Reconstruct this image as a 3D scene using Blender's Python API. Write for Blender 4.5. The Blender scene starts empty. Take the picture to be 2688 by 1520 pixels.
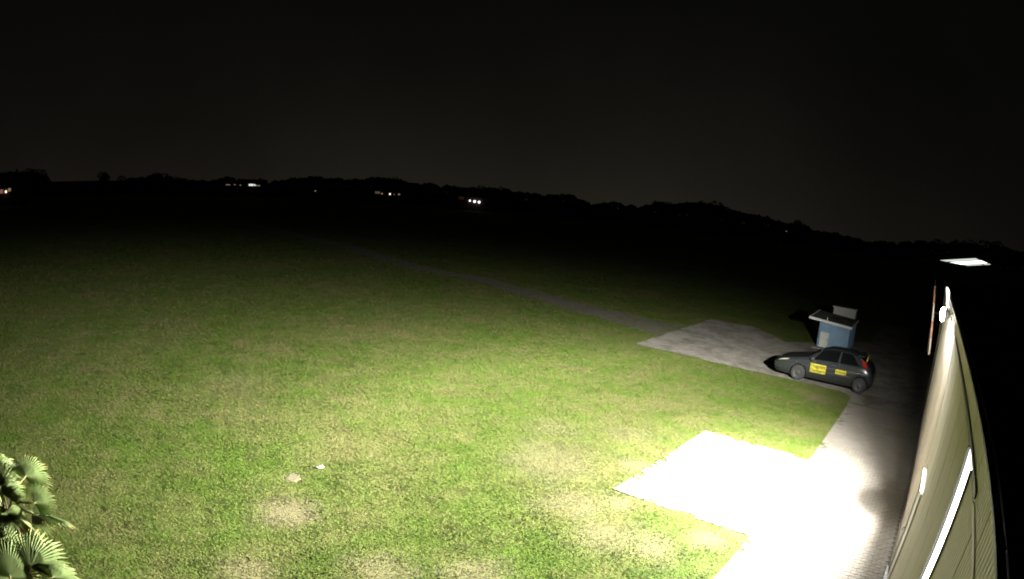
import bpy, bmesh, math, random
import numpy as np
from mathutils import Vector, Matrix, Euler

# ------------------------------------------------------------------ camera
# World frame: x = metres out from the hangar wall line (negative = field side),
# y = metres along the hangar wall, z = up.  The camera hangs on a bracket at the eave.
sc = bpy.context.scene
C = sc.collection
CAM_Z = 5.73
PSI, PITCH, ROLL = 0.68642, 0.14816, 0.08747
cam = bpy.data.cameras.new("Camera")
cam.type = 'PANO'
K = (-4.57354060e-02, 1.01114385e-05, 3.63314518e-06, -6.59167386e-07)
for holder in (cam, getattr(cam, "cycles", None)):
    if holder is None:
        continue
    try:
        holder.panorama_type = 'FISHEYE_LENS_POLYNOMIAL'
        holder.fisheye_fov = math.radians(179)
        holder.fisheye_polynomial_k0 = 0.0
        holder.fisheye_polynomial_k1, holder.fisheye_polynomial_k2 = K[0], K[1]
        holder.fisheye_polynomial_k3, holder.fisheye_polynomial_k4 = K[2], K[3]
    except Exception:
        pass
cam.sensor_width = 36
cam.sensor_fit = 'HORIZONTAL'
cam.clip_start = 0.05
cam.clip_end = 5000
camo = bpy.data.objects.new("Camera", cam)
C.objects.link(camo)
_f = Vector((-math.sin(PSI), math.cos(PSI), 0))
_r = Vector((math.cos(PSI), math.sin(PSI), 0))
_fw = _f * math.cos(PITCH) - Vector((0, 0, 1)) * math.sin(PITCH)
_up = _f * math.sin(PITCH) + Vector((0, 0, 1)) * math.cos(PITCH)
_rc = _r * math.cos(ROLL) + _up * math.sin(ROLL)
_uc = -_r * math.sin(ROLL) + _up * math.cos(ROLL)
camo.matrix_world = Matrix(((_rc.x, _uc.x, -_fw.x, 0), (_rc.y, _uc.y, -_fw.y, 0),
                            (_rc.z, _uc.z, -_fw.z, CAM_Z), (0, 0, 0, 1)))
sc.camera = camo

# ------------------------------------------------------------------ night sky
world = bpy.data.worlds.new("World")
sc.world = world
world.use_nodes = True
wn = world.node_tree
wn.nodes.clear()
def N(t, ty, **kw):
    n = t.nodes.new(ty)
    for k, v in kw.items():
        setattr(n, k, v)
    return n
def M(t, op, a, b=None, c=None, clamp=False):
    n = t.nodes.new('ShaderNodeMath')
    n.operation = op
    n.use_clamp = clamp
    for i, v in enumerate((a, b, c)):
        if v is None:
            continue
        if isinstance(v, (int, float)):
            n.inputs[i].default_value = v
        else:
            t.links.new(v, n.inputs[i])
    return n.outputs[0]
def MIX(t, fac, a, b):
    n = t.nodes.new('ShaderNodeMix')
    n.data_type = 'RGBA'
    n.clamp_factor = True
    for sock, v in ((n.inputs[0], fac), (n.inputs[6], a), (n.inputs[7], b)):
        if isinstance(v, (int, float)):
            sock.default_value = v
        elif isinstance(v, tuple):
            sock.default_value = (*v, 1)
        else:
            t.links.new(v, sock)
    return n.outputs[2]
tc = N(wn, 'ShaderNodeTexCoord')
sx = N(wn, 'ShaderNodeSeparateXYZ')
wn.links.new(tc.outputs['Generated'], sx.inputs[0])
el = M(wn, 'MAXIMUM', sx.outputs[2], 0.0)
hz = M(wn, 'EXPONENT', M(wn, 'MULTIPLY', el, -6.5))              # brighter towards the horizon
az = M(wn, 'ADD', M(wn, 'MULTIPLY', sx.outputs[0], -0.54), M(wn, 'MULTIPLY', sx.outputs[1], 0.84))
dome = M(wn, 'MULTIPLY', hz, M(wn, 'POWER', M(wn, 'MAXIMUM', az, 0.0), 9.0))   # glow of a town beyond the trees
az2 = M(wn, 'ADD', M(wn, 'MULTIPLY', sx.outputs[0], -0.96), M(wn, 'MULTIPLY', sx.outputs[1], 0.28))
dome2 = M(wn, 'MULTIPLY', hz, M(wn, 'POWER', M(wn, 'MAXIMUM', az2, 0.0), 12.0))
def rgb(t, col, fac):
    n = t.nodes.new('ShaderNodeVectorMath'); n.operation = 'SCALE'
    n.inputs[0].default_value = col
    t.links.new(fac, n.inputs['Scale'])
    return n.outputs[0]
def vadd(t, a, b):
    n = t.nodes.new('ShaderNodeVectorMath'); n.operation = 'ADD'
    t.links.new(a, n.inputs[0]); t.links.new(b, n.inputs[1])
    return n.outputs[0]
nz = N(wn, 'ShaderNodeTexNoise'); nz.inputs['Scale'].default_value = 3.0; nz.inputs['Detail'].default_value = 4
wn.links.new(tc.outputs['Generated'], nz.inputs['Vector'])
cl = M(wn, 'ADD', 0.55, M(wn, 'MULTIPLY', nz.outputs[0], 0.9))
base = N(wn, 'ShaderNodeRGB'); base.outputs[0].default_value = (0.0019, 0.0019, 0.0018, 1)
skyc = vadd(wn, base.outputs[0], vadd(wn, rgb(wn, (0.0095, 0.0088, 0.0062), dome),
            vadd(wn, rgb(wn, (0.0045, 0.0034, 0.0024), dome2), rgb(wn, (0.0026, 0.0021, 0.0014), hz))))
sca = N(wn, 'ShaderNodeVectorMath', operation='SCALE')
wn.links.new(skyc, sca.inputs[0]); wn.links.new(cl, sca.inputs['Scale'])
bg = N(wn, 'ShaderNodeBackground'); bg.inputs[1].default_value = 1.0
wn.links.new(sca.outputs[0], bg.inputs[0])
wo = N(wn, 'ShaderNodeOutputWorld'); wn.links.new(bg.outputs[0], wo.inputs[0])

sc.render.engine = 'CYCLES'
sc.view_settings.view_transform = 'Standard'
sc.view_settings.look = 'None'
sc.view_settings.exposure = 0.0
sc.view_settings.gamma = 1.0
sc.view_settings.use_curve_mapping = False
cy = sc.cycles
cy.use_denoising = True
cy.filter_width = 1.9          # the soft little lens of a surveillance camera
cy.max_bounces = 8
cy.diffuse_bounces = 5
cy.glossy_bounces = 3
cy.caustics_reflective = False
cy.caustics_refractive = False
cy.sample_clamp_indirect = 6.0

random.seed(7)
rng = np.random.default_rng(11)

# ------------------------------------------------------------------ helpers
class MB:
    """collects shapes; build() links them as one mesh object"""
    def __init__(s):
        s.v, s.f = [], []
    def box(s, x0, x1, y0, y1, z0, z1):
        b = len(s.v)
        s.v += [(x, y, z) for z in (z0, z1) for y in (y0, y1) for x in (x0, x1)]
        s.f += [tuple(b + i for i in q) for q in ((0, 2, 3, 1), (4, 5, 7, 6), (0, 1, 5, 4), (2, 6, 7, 3), (0, 4, 6, 2), (1, 3, 7, 5))]
        return s
    def prism(s, poly, axis, a, b):
        """poly = 2-D outline in the two other axes, extruded from a to b along axis"""
        def p(q, w):
            q = list(q); q.insert(axis, w); return tuple(q)
        n, o = len(poly), len(s.v)
        s.v += [p(q, a) for q in poly] + [p(q, b) for q in poly]
        s.f += [(o + i, o + (i + 1) % n, o + n + (i + 1) % n, o + n + i) for i in range(n)]
        s.f += [tuple(o + i for i in reversed(range(n))), tuple(o + n + i for i in range(n))]
        return s
    def tube(s, pts, r, seg=10, caps=True):
        pts = [Vector(p) for p in pts]
        rs = r if isinstance(r, (list, tuple)) else [r] * len(pts)
        o = len(s.v)
        for i, p in enumerate(pts):
            d = (pts[min(i + 1, len(pts) - 1)] - pts[max(i - 1, 0)]).normalized()
            up = Vector((0, 0, 1)) if abs(d.z) < 0.9 else Vector((1, 0, 0))
            a = d.cross(up).normalized(); b = d.cross(a)
            for k in range(seg):
                t = 2 * math.pi * k / seg
                s.v.append(tuple(p + (a * math.cos(t) + b * math.sin(t)) * rs[i]))
        for i in range(len(pts) - 1):
            for k in range(seg):
                k2 = (k + 1) % seg
                s.f.append((o + i * seg + k, o + i * seg + k2, o + (i + 1) * seg + k2, o + (i + 1) * seg + k))
        if caps:
            s.f.append(tuple(o + k for k in reversed(range(seg))))
            s.f.append(tuple(o + (len(pts) - 1) * seg + k for k in range(seg)))
        return s
    def mesh(s, name):
        me = bpy.data.meshes.new(name)
        me.from_pydata(s.v, [], s.f)
        bm = bmesh.new(); bm.from_mesh(me)
        bmesh.ops.recalc_face_normals(bm, faces=bm.faces)
        bm.to_mesh(me); bm.free()
        return me
    def build(s, name, m, parent=None, smooth=False, bevel=0.0):
        me = s.mesh(name)
        if smooth:
            me.polygons.foreach_set('use_smooth', [True] * len(me.polygons))
        return obj(name, me, m, parent, bevel)
def obj(name, me, m, parent=None, bevel=0.0):
    o = bpy.data.objects.new(name, me)
    if m is not None:
        me.materials.clear(); me.materials.append(m)
    C.objects.link(o)
    if parent is not None:
        o.parent = parent
    if bevel:
        b = o.modifiers.new('bevel', 'BEVEL'); b.width = bevel; b.segments = 2; b.limit_method = 'ANGLE'
    return o
def empty(name, loc=(0, 0, 0), rz=0.0):
    o = bpy.data.objects.new(name, None); C.objects.link(o)
    o.location = loc; o.rotation_euler = (0, 0, rz); o.empty_display_size = 0.2
    return o
def tag(o, label=None, cat=None, group=None, kind=None):
    if label: o['label'] = label
    if cat: o['category'] = cat
    if group: o['group'] = group
    if kind: o['kind'] = kind
    return o

_mats = {}
def mat(name, col, rough=0.6, metal=0.0, var=0.0, scale=8.0, bump=0.0, bscale=40.0, spec=0.5, dirt=None, dscale=1.2, damt=0.5, coat=0.0, stretch=None):
    if name in _mats:
        return _mats[name]
    m = bpy.data.materials.new(name); m.use_nodes = True
    t = m.node_tree; p = t.nodes['Principled BSDF']
    p.inputs['Roughness'].default_value = rough; p.inputs['Metallic'].default_value = metal
    p.inputs['Specular IOR Level'].default_value = spec
    p.inputs['Base Color'].default_value = (*col, 1)
    if coat: p.inputs['Coat Weight'].default_value = coat
    if var or bump or dirt:
        g = N(t, 'ShaderNodeNewGeometry')
        vec = g.outputs['Position']
        if stretch:
            mp = N(t, 'ShaderNodeMapping'); mp.inputs['Scale'].default_value = stretch
            t.links.new(vec, mp.inputs[0]); vec = mp.outputs[0]
        c = col
        if var:
            n = N(t, 'ShaderNodeTexNoise'); n.inputs['Scale'].default_value = scale; n.inputs['Detail'].default_value = 6
            t.links.new(vec, n.inputs['Vector'])
            c = MIX(t, n.outputs[0], tuple(max(0, x * (1 - 1.6 * var)) for x in col), tuple(min(1, x * (1 + 1.6 * var)) for x in col))
        if dirt:
            n = N(t, 'ShaderNodeTexNoise'); n.inputs['Scale'].default_value = dscale; n.inputs['Detail'].default_value = 8; n.inputs['Roughness'].default_value = 0.7
            t.links.new(vec, n.inputs['Vector'])
            f = M(t, 'MULTIPLY', M(t, 'MULTIPLY_ADD', n.outputs[0], 5.0, -2.4, clamp=True), damt)
            c = MIX(t, f, c, dirt)
        if not isinstance(c, tuple):
            t.links.new(c, p.inputs['Base Color'])
        if bump:
            n = N(t, 'ShaderNodeTexNoise'); n.inputs['Scale'].default_value = bscale; n.inputs['Detail'].default_value = 5
            t.links.new(vec, n.inputs['Vector'])
            b = N(t, 'ShaderNodeBump'); b.inputs['Strength'].default_value = bump; b.inputs['Distance'].default_value = 0.02
            t.links.new(n.outputs[0], b.inputs['Height']); t.links.new(b.outputs[0], p.inputs['Normal'])
    _mats[name] = m
    return m
def emit(name, col, strength):
    if name in _mats: return _mats[name]
    m = bpy.data.materials.new(name); m.use_nodes = True
    t = m.node_tree; p = t.nodes['Principled BSDF']
    p.inputs['Base Color'].default_value = (*[min(1, c) * 0.8 for c in col], 1)
    p.inputs['Emission Color'].default_value = (*col, 1); p.inputs['Emission Strength'].default_value = strength
    _mats[name] = m
    return m

# ------------------------------------------------------------------ turf colour shared by soil sheet and blades
WALL_X = 0.687
BARE = [(-8.66, 4.89, .72, .95), (-9.82, 5.69, .22, .9), (-7.37, 3.29, .6, .75), (-6.29, 5.1, .65, .8), (-5.4, 6.2, .7, .8), (-8.5, 12.5, .8, .55), (-7.2, 10.7, 1.4, .7),
        (-5.7, 9.4, .9, .75), (-4.6, 8.8, .8, .75), (-3.7, 9.0, .6, .75), (-3.4, 21.6, .7, .75), (-16.0, 7.4, 1.3, .3), (-6.9, 13.6, .8, .5), (-5.75, 12.0, .5, .7), (-3.0, 9.9, .5, .7), (-5.0, 10.1, .45, .7)]
def turf(blade):
    m = bpy.data.materials.new('grass_blades' if blade else 'turf'); m.use_nodes = True
    t = m.node_tree; p = t.nodes['Principled BSDF']
    g = N(t, 'ShaderNodeNewGeometry')
    fl = N(t, 'ShaderNodeVectorMath', operation='MULTIPLY'); fl.inputs[1].default_value = (1, 1, 0)
    t.links.new(g.outputs['Position'], fl.inputs[0])
    def noise(s, d=4, r=0.6):
        n = N(t, 'ShaderNodeTexNoise'); n.inputs['Scale'].default_value = s; n.inputs['Detail'].default_value = d; n.inputs['Roughness'].default_value = r
        t.links.new(fl.outputs[0], n.inputs['Vector']); return n.outputs[0]
    big, mid, fine = noise(.22), noise(1.1, 5, .65), noise(7.0, 6, .75)
    dry = M(t, 'ADD', M(t, 'MULTIPLY', big, .55), M(t, 'ADD', M(t, 'MULTIPLY', mid, .6), M(t, 'MULTIPLY', fine, .35)))
    dry = M(t, 'MULTIPLY_ADD', dry, 4.2, -2.72, clamp=True)
    bare = None
    for (x, y, r, a) in BARE:
        d = N(t, 'ShaderNodeVectorMath', operation='DISTANCE'); d.inputs[1].default_value = (x, y, 0)
        t.links.new(fl.outputs[0], d.inputs[0])
        q = M(t, 'ADD', d.outputs['Value'], M(t, 'MULTIPLY_ADD', mid, 3.0 * r, -1.5 * r))
        q = M(t, 'ADD', q, M(t, 'MULTIPLY_ADD', fine, 2.4 * r, -1.2 * r))
        w = M(t, 'MULTIPLY', M(t, 'MULTIPLY_ADD', q, -1.5 / r, 1.7, clamp=True), a)
        bare = w if bare is None else M(t, 'MAXIMUM', bare, w)
    if blade:
        at = N(t, 'ShaderNodeAttribute'); at.attribute_name = 'shade'
        sh = at.outputs['Fac']
        c = MIX(t, sh, (.088, .146, .022), (.132, .198, .032))
        c = MIX(t, M(t, 'MULTIPLY_ADD', noise(.9, 7, .75), 5.0, -2.45, clamp=True), c, MIX(t, sh, (.050, .104, .014), (.080, .145, .019)))
        c = MIX(t, M(t, 'MULTIPLY', dry, M(t, 'MULTIPLY_ADD', sh, .2, .45)), c, (.225, .215, .080))
        c = MIX(t, M(t, 'MULTIPLY', bare, .65), c, (.185, .165, .085))
        p.inputs['Roughness'].default_value = 0.6
        p.inputs['Specular IOR Level'].default_value = 0.2
        vm = N(t, 'ShaderNodeVectorMath', operation='SCALE'); vm.inputs['Scale'].default_value = .14
        t.links.new(g.outputs['Normal'], vm.inputs[0])
        va = N(t, 'ShaderNodeVectorMath', operation='ADD'); va.inputs[1].default_value = (0, 0, .65); t.links.new(vm.outputs[0], va.inputs[0])
        vn = N(t, 'ShaderNodeVectorMath', operation='NORMALIZE'); t.links.new(va.outputs[0], vn.inputs[0])
        t.links.new(vn.outputs[0], p.inputs['Normal'])
    else:
        c = MIX(t, fine, (.082, .138, .020), (.118, .178, .028))
        c = MIX(t, M(t, 'MULTIPLY', dry, .8), c, (.20, .165, .075))
        c = MIX(t, bare, c, (.17, .148, .08))
        p.inputs['Roughness'].default_value = 0.95
        p.inputs['Specular IOR Level'].default_value = 0.05
        f2 = noise(26., 5, .8)
        b = N(t, 'ShaderNodeBump'); b.inputs['Strength'].default_value = .6; b.inputs['Distance'].default_value = .03
        t.links.new(f2, b.inputs['Height']); t.links.new(b.outputs[0], p.inputs['Normal'])
    t.links.new(c, p.inputs['Base Color'])
    return m
M_turf, M_blade = turf(False), turf(True)

# ------------------------------------------------------------------ ground
def sheet(name, outline, z, m):
    me = bpy.data.meshes.new(name)
    me.from_pydata([(x, y, z) for x, y in outline], [], [tuple(range(len(outline)))])
    bm = bmesh.new(); bm.from_mesh(me); bmesh.ops.triangulate(bm, faces=bm.faces)
    bmesh.ops.recalc_face_normals(bm, faces=bm.faces)
    bm.to_mesh(me); bm.free()
    if me.polygons[0].normal.z < 0: me.flip_normals()
    o = obj(name, me, m)
    return tag(o, kind='structure')
# gently rolling grass sheet out to the horizon, finer near the camera
def ground_sheet():
    xs = np.concatenate([-np.geomspace(1, 1500, 60)[::-1] - 0.0, [0], np.geomspace(1, 1500, 60)])
    ys = xs.copy()
    V, F = [], []
    for y in ys:
        for x in xs:
            V.append((x, y, 0.0))
    n = len(xs)
    for j in range(n - 1):
        for i in range(n - 1):
            F.append((j * n + i, j * n + i + 1, (j + 1) * n + i + 1, (j + 1) * n + i))
    me = bpy.data.meshes.new('grass_field'); me.from_pydata(V, [], F)
    return tag(obj('grass_field', me, M_turf), kind='structure')
ground_sheet()

M_joint = mat('paving_sand', (.15, .135, .11), .95, var=.25, scale=30, bump=.5, bscale=90)
def paver_mat():
    m = bpy.data.materials.new('concrete_paver'); m.use_nodes = True
    t = m.node_tree; p = t.nodes['Principled BSDF']
    g = N(t, 'ShaderNodeNewGeometry')
    at = N(t, 'ShaderNodeAttribute'); at.attribute_name = 'shade'
    oi = N(t, 'ShaderNodeObjectInfo')
    n = N(t, 'ShaderNodeTexNoise'); n.inputs['Scale'].default_value = 55; n.inputs['Detail'].default_value = 6
    t.links.new(g.outputs['Position'], n.inputs['Vector'])
    n2 = N(t, 'ShaderNodeTexNoise'); n2.inputs['Scale'].default_value = .8; n2.inputs['Detail'].default_value = 7; n2.inputs['Roughness'].default_value = .7
    t.links.new(g.outputs['Position'], n2.inputs['Vector'])
    c = MIX(t, n.outputs[0], (.17, .15, .125), (.36, .325, .275))
    c = MIX(t, M(t, 'MULTIPLY', at.outputs['Fac'], .5), c, (.20, .185, .16))
    c = MIX(t, M(t, 'MULTIPLY_ADD', n2.outputs[0], 3.0, -1.5, clamp=True), c, (.17, .15, .115))
    t.links.new(c, p.inputs['Base Color'])
    p.inputs['Roughness'].default_value = .85
    b = N(t, 'ShaderNodeBump'); b.inputs['Strength'].default_value = .35; b.inputs['Distance'].default_value = .01
    t.links.new(n.outputs[0], b.inputs['Height']); t.links.new(b.outputs[0], p.inputs['Normal'])
    return m
M_paver = paver_mat()
def apron_mat():
    """same block paving where the single stones are too small to see: the joint grid is a brick pattern"""
    m = bpy.data.materials.new('far_paving'); m.use_nodes = True
    t = m.node_tree; p = t.nodes['Principled BSDF']
    g = N(t, 'ShaderNodeNewGeometry')
    br = N(t, 'ShaderNodeTexBrick'); br.inputs['Scale'].default_value = 1.0
    br.inputs['Brick Width'].default_value = .225; br.inputs['Row Height'].default_value = .1125; br.inputs['Mortar Size'].default_value = .008
    br.inputs['Color1'].default_value = (.34, .31, .265, 1); br.inputs['Color2'].default_value = (.25, .23, .195, 1); br.inputs['Mortar'].default_value = (.09, .08, .06, 1)
    t.links.new(g.outputs['Position'], br.inputs['Vector'])
    n = N(t, 'ShaderNodeTexNoise'); n.inputs['Scale'].default_value = .8; n.inputs['Detail'].default_value = 10; n.inputs['Roughness'].default_value = .78
    t.links.new(g.outputs['Position'], n.inputs['Vector'])
    c = MIX(t, M(t, 'MULTIPLY_ADD', n.outputs[0], 6.0, -2.7, clamp=True), br.outputs['Color'], (.115, .105, .075))
    t.links.new(c, p.inputs['Base Color']); p.inputs['Roughness'].default_value = .9
    return m
M_apron = apron_mat()
def ragged(pts, step=.35, amp=.05):
    out = []
    for i, a in enumerate(pts):
        b = pts[(i + 1) % len(pts)]
        L = math.dist(a, b); k = max(1, int(L / step))
        for q in range(k):
            f = q / k
            j = amp if q else 0
            out.append((a[0] + (b[0] - a[0]) * f + random.uniform(-j, j), a[1] + (b[1] - a[1]) * f + random.uniform(-j, j)))
    return out
STRIP_L, PAD_L, PAD_Y0, PAD_Y1 = -2.36, -5.48, 10.49, 15.5
near_poly = [(WALL_X + .3, -4), (WALL_X + .3, 22.0), (STRIP_L, 22.0), (STRIP_L, PAD_Y1), (PAD_L, PAD_Y1), (PAD_L, PAD_Y0), (STRIP_L, PAD_Y0), (STRIP_L, -4)]
pi_ = .13
sheet_poly = [(WALL_X + .3, -4), (WALL_X + .3, 22.0), (STRIP_L + pi_, 22.0), (STRIP_L + pi_, PAD_Y1 - pi_), (PAD_L + pi_, PAD_Y1 - pi_), (PAD_L + pi_, PAD_Y0 + pi_), (STRIP_L + pi_, PAD_Y0 + pi_), (STRIP_L + pi_, -4)]
paving = sheet('paving', ragged(sheet_poly, .3, .06), .004, M_joint)
apron_poly = [(6.0, 22.0), (6.0, 46), (-3.2, 46), (-3.2, 36.5), (-7.2, 31.0), (-10.0, 33.6), (-12.5, 33.2), (-12.3, 28.0), (-12.1, 23.45), (-3.0, 23.45), (STRIP_L, 22.8), (STRIP_L, 22.0)]
sheet('apron', ragged(apron_poly, .4, .06), .012, M_apron)
M_track = mat('track_gravel', (.105, .092, .066), .95, var=.3, scale=3.0, bump=.4, bscale=25, dirt=(.07, .075, .03), dscale=.5, damt=.7)
track_poly = [(-12.3, 26.0), (-12.4, 29.3), (-18.9, 29.9), (-28, 32.0), (-35, 31.4), (-48, 35.0), (-70, 36.8), (-95, 40), (-95, 38.4), (-70, 34.6), (-48, 32.4), (-35, 29.3), (-28, 29.9), (-18.9, 27.6)]
sheet('track', ragged(track_poly, .8, .18), .008, M_track)

# ---- interlocking zigzag blocks: the 300 nearest are objects, the rest one mesh
PW, PH = .225, .1125
def paver_outline(ins):
    # wavy-edged block: long sides step in a shallow zigzag (interlocking), ends follow suit
    a = .018
    top = [(-PW / 2, PH / 2), (-PW / 4, PH / 2 + a), (0, PH / 2), (PW / 4, PH / 2 - a), (PW / 2, PH / 2)]
    bot = [(PW / 2, -PH / 2), (PW / 4, -PH / 2 + a), (0, -PH / 2), (-PW / 4, -PH / 2 - a), (-PW / 2, -PH / 2)]
    o = top + bot
    return [(x * (1 - 2 * ins / PW), y - math.copysign(ins, y)) for x, y in o]
def paver_geo():
    lo, hi = paver_outline(.004), paver_outline(.010)
    n = len(lo)
    v = [(x, y, -.004) for x, y in lo] + [(x, y, .008) for x, y in lo] + [(x, y, .013) for x, y in hi]
    f = []
    for k in range(2):
        for i in range(n):
            j = (i + 1) % n
            f.append((k * n + j, k * n + i, (k + 1) * n + i, (k + 1) * n + j))
    f.append(tuple(2 * n + i for i in reversed(range(n))))
    return v, f
pv, pf = paver_geo()
cells, halves = [], []
def inside(x, y):
    if y > 21.9 or y < 7.0: return False
    if STRIP_L + .1 < x < WALL_X - .06: return True
    return PAD_L + .1 < x <= STRIP_L + .1 and PAD_Y0 + .05 < y < PAD_Y1 - .05
r = 0
y = 7.0
while y < 21.95:
    x = PAD_L - (PW / 2 if r % 2 else 0)
    while x < WALL_X + .2:
        if inside(x, y): cells.append((x, y))
        x += PW
    row = [c for c in cells if c[1] == y]
    edge = PAD_L if PAD_Y0 + .05 < y < PAD_Y1 - .05 else STRIP_L
    if row and row[0][0] - PW / 2 - edge > .06: halves.append((row[0][0] - PW * .75, y))
    y += PH; r += 1
cam_fw = Vector((_fw.x, _fw.y, _fw.z))
def in_view(x, y, z=0.0):
    d = Vector((x, y, z - CAM_Z)).normalized()
    X, Y, Z = d.dot(_rc), d.dot(_uc), d.dot(_fw)
    th = math.atan2(math.hypot(X, Y), Z)
    # invert the lens polynomial roughly
    rr = th / .0457
    for _ in range(6):
        q = -(K[0] * rr + K[1] * rr ** 2 + K[2] * rr ** 3 + K[3] * rr ** 4)
        rr -= (q - th) / .047
    h = math.hypot(X, Y) + 1e-9
    return rr * X / h / 18, rr * Y / h / 18
order = sorted(cells, key=lambda c: math.hypot(*c))
vis = [c for c in order if (lambda s: abs(s[0]) < 1.0 and -.5655 < s[1] < .6)(in_view(*c))]
singles = [c for c in vis if c[0] > -.95][:300]
sset = set(singles)
me0 = bpy.data.meshes.new('paver'); me0.from_pydata(pv, [], pf); me0.materials.append(M_paver)
for k, (x, y) in enumerate(singles):
    o = bpy.data.objects.new('paver', me0); C.objects.link(o); o.parent = paving
    o.location = (x, y, .004 + random.uniform(0, .004)); o.rotation_euler = (random.gauss(0, .008), random.gauss(0, .008), random.gauss(0, .01))
def edge_gone(c):                        # blocks at the field edge that the turf has swallowed
    x, y = c
    d = min(x - (PAD_L if PAD_Y0 < y < PAD_Y1 else STRIP_L), abs(y - PAD_Y0) if x < STRIP_L else 9, abs(y - PAD_Y1) if x < STRIP_L else 9)
    w = .5 + .5 * math.sin(x * 2.3 + y * 3.7) * math.sin(x * 1.1 - y * 5.1 + 1)
    return random.random() < (.45 * w if d < .16 else .1 * w if d < .28 else 0)
rest = [c for c in cells if c not in sset and not edge_gone(c)]
halves = [c for c in halves if not edge_gone(c)]
V = np.array(pv); nv = len(pv)
allv = np.concatenate([V + (x, y, .004 + random.uniform(0, .004)) for x, y in rest])
allv = np.concatenate([allv] + [V * (.5, 1, 1) + (x, y, .004 + random.uniform(0, .004)) for x, y in halves])
rest = rest + halves
allf = [tuple(i + k * nv for i in f) for k in range(len(rest)) for f in pf]
me = bpy.data.meshes.new('paver_field'); me.from_pydata(allv.tolist(), [], allf)
at = me.attributes.new('shade', 'FLOAT', 'POINT'); at.data.foreach_set('value', np.repeat(rng.random(len(rest)), nv))
tag(obj('paver_field', me, M_paver, paving), kind='stuff')
# kerb stones along the field edge of the strip
M_kerb = mat('kerb_concrete', (.26, .24, .20), .9, var=.2, scale=20, bump=.3)

# ------------------------------------------------------------------ hangar
M_sheet = mat('beige_sheet_metal', (.66, .60, .52), .5, var=.06, scale=1.5, dirt=(.48, .43, .34), dscale=.7, damt=.5, stretch=(1, 1, .35), bump=.06, bscale=18, spec=.4)
M_trim = mat('dark_trim', (.05, .05, .045), .5, var=.2)
M_rail = mat('black_steel', (.012, .012, .012), .5)
M_zinc = mat('weathered_zinc', (.16, .155, .15), .45, metal=.6, var=.25, scale=6)
M_roof = mat('dark_roof_sheet', (.014, .014, .014), 1.0, var=.25, scale=2, spec=.0)
M_white = mat('white_paint', (.75, .75, .72), .4, var=.06, scale=5)
M_doorleaf = mat('grey_white_door', (.56, .56, .50), .4, var=.08, scale=3)
M_chrome = mat('bright_metal', (.75, .75, .75), .18, metal=1.0)
M_plinth = mat('plinth_concrete', (.24, .225, .19), .9, var=.25, scale=9, bump=.3)
hangar = empty('hangar', (WALL_X, 10.0, 0))
tag(hangar, 'beige ribbed metal hangar with sliding doors along the right edge', 'hangar')
def P(o):                       # parent keeping world coordinates
    o.parent = hangar; o.matrix_parent_inverse = Matrix.Translation((-WALL_X, -10.0, 0)); return o
def ribbed(y0, y1, x, z0, z1, pitch=.084, depth=.0045):
    """one trapezoidal sheet, ribs vertical, standing in the plane x"""
    prof = []
    n = max(1, round((y1 - y0) / pitch)); p = (y1 - y0) / n
    for i in range(n):
        a = y0 + i * p
        dd = depth + (.003 if i == 0 else 0)      # the overlapping joint rib stands out further
        prof += [(x, a + .0008), (x, a + p * .40), (x - dd, a + p * .52), (x - dd, a + p * .86), (x, a + p * .97)]
    prof.append((x, y1 - .0008))
    back = [(x + .04, y1 - .0008), (x + .04, y0 + .0008)]
    return MB().prism(prof + back, 2, z0, z1)
LEAF_X = WALL_X - .004
GAP0, GAP1 = 4.37, 4.94
WALL_END = 21.2
Z_LEAF, Z_TOP = 4.33, 4.74
y = 9.0
while y < WALL_END - .05:                 # fixed wall sheets, one metre each
    y1 = min(y + 1.0, WALL_END)
    if abs(y - 9.0) < 1e-6:
        P(ribbed(y, y1, WALL_X, 2.30, Z_TOP).build('wall_sheet', M_sheet)); P(ribbed(y, 9.20, WALL_X, .22, 2.295).build('wall_sheet', M_sheet))
    elif abs(y - 10.0) < 1e-6:
        P(ribbed(y, y1, WALL_X, 2.30, Z_TOP).build('wall_sheet', M_sheet)); P(ribbed(10.46, y1, WALL_X, .22, 2.295).build('wall_sheet', M_sheet))
    else:
        P(ribbed(y, y1, WALL_X, .22, Z_TOP, depth=.012).build('wall_sheet', M_sheet))
    y += 1.0
for y in range(-2, 9):                    # fascia over the sliding doors
    P(ribbed(y, y + 1, WALL_X, 4.303, Z_TOP).build('fascia_sheet', M_sheet))
P(MB().box(WALL_X - .035, WALL_X + .25, 9.02, 9.20, 0, .21).box(WALL_X - .035, WALL_X + .25, 10.46, WALL_END + .02, 0, .21).build('plinth', M_plinth))
P(MB().box(WALL_X - .045, WALL_X + .2, WALL_END + .003, WALL_END + .08, .215, Z_TOP + .01).build('corner_trim', M_sheet))
for (a, b) in ((-2.0, GAP0), (GAP1, 8.999)):
    leaf = P(MB().box(LEAF_X + .012, LEAF_X + .05, a, b, .06, Z_LEAF - .03).build('sliding_door', M_sheet))
    n = max(1, round(b - a)); w = (b - a) / n
    for k in range(n):
        s = ribbed(a + k * w, a + (k + 1) * w, LEAF_X, .07, Z_LEAF - .035, depth=.008 if a > 0 else .0045).build('door_sheet', M_sheet); s.parent = leaf
    for e0 in ((b - .033,) if a < 0 else (a - .002,)):
        s = MB().box(LEAF_X - .022, LEAF_X + .011, e0, e0 + .035, .05, Z_LEAF - .025).build('edge_profile', M_trim if e0 in (GAP0 - .033, GAP1 - .002) else M_sheet); s.parent = leaf
P(MB().box(LEAF_X + .006, LEAF_X + .04, GAP0 + .003, GAP1 - .003, .06, Z_LEAF - .03).build('lit_gap', emit('lit_interior', (1.0, .99, .96), 6.0)))
P(MB().box(.667, WALL_X - .0035, 3.73, 20.9, 4.335, 4.372).build('door_rail', M_rail))
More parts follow.
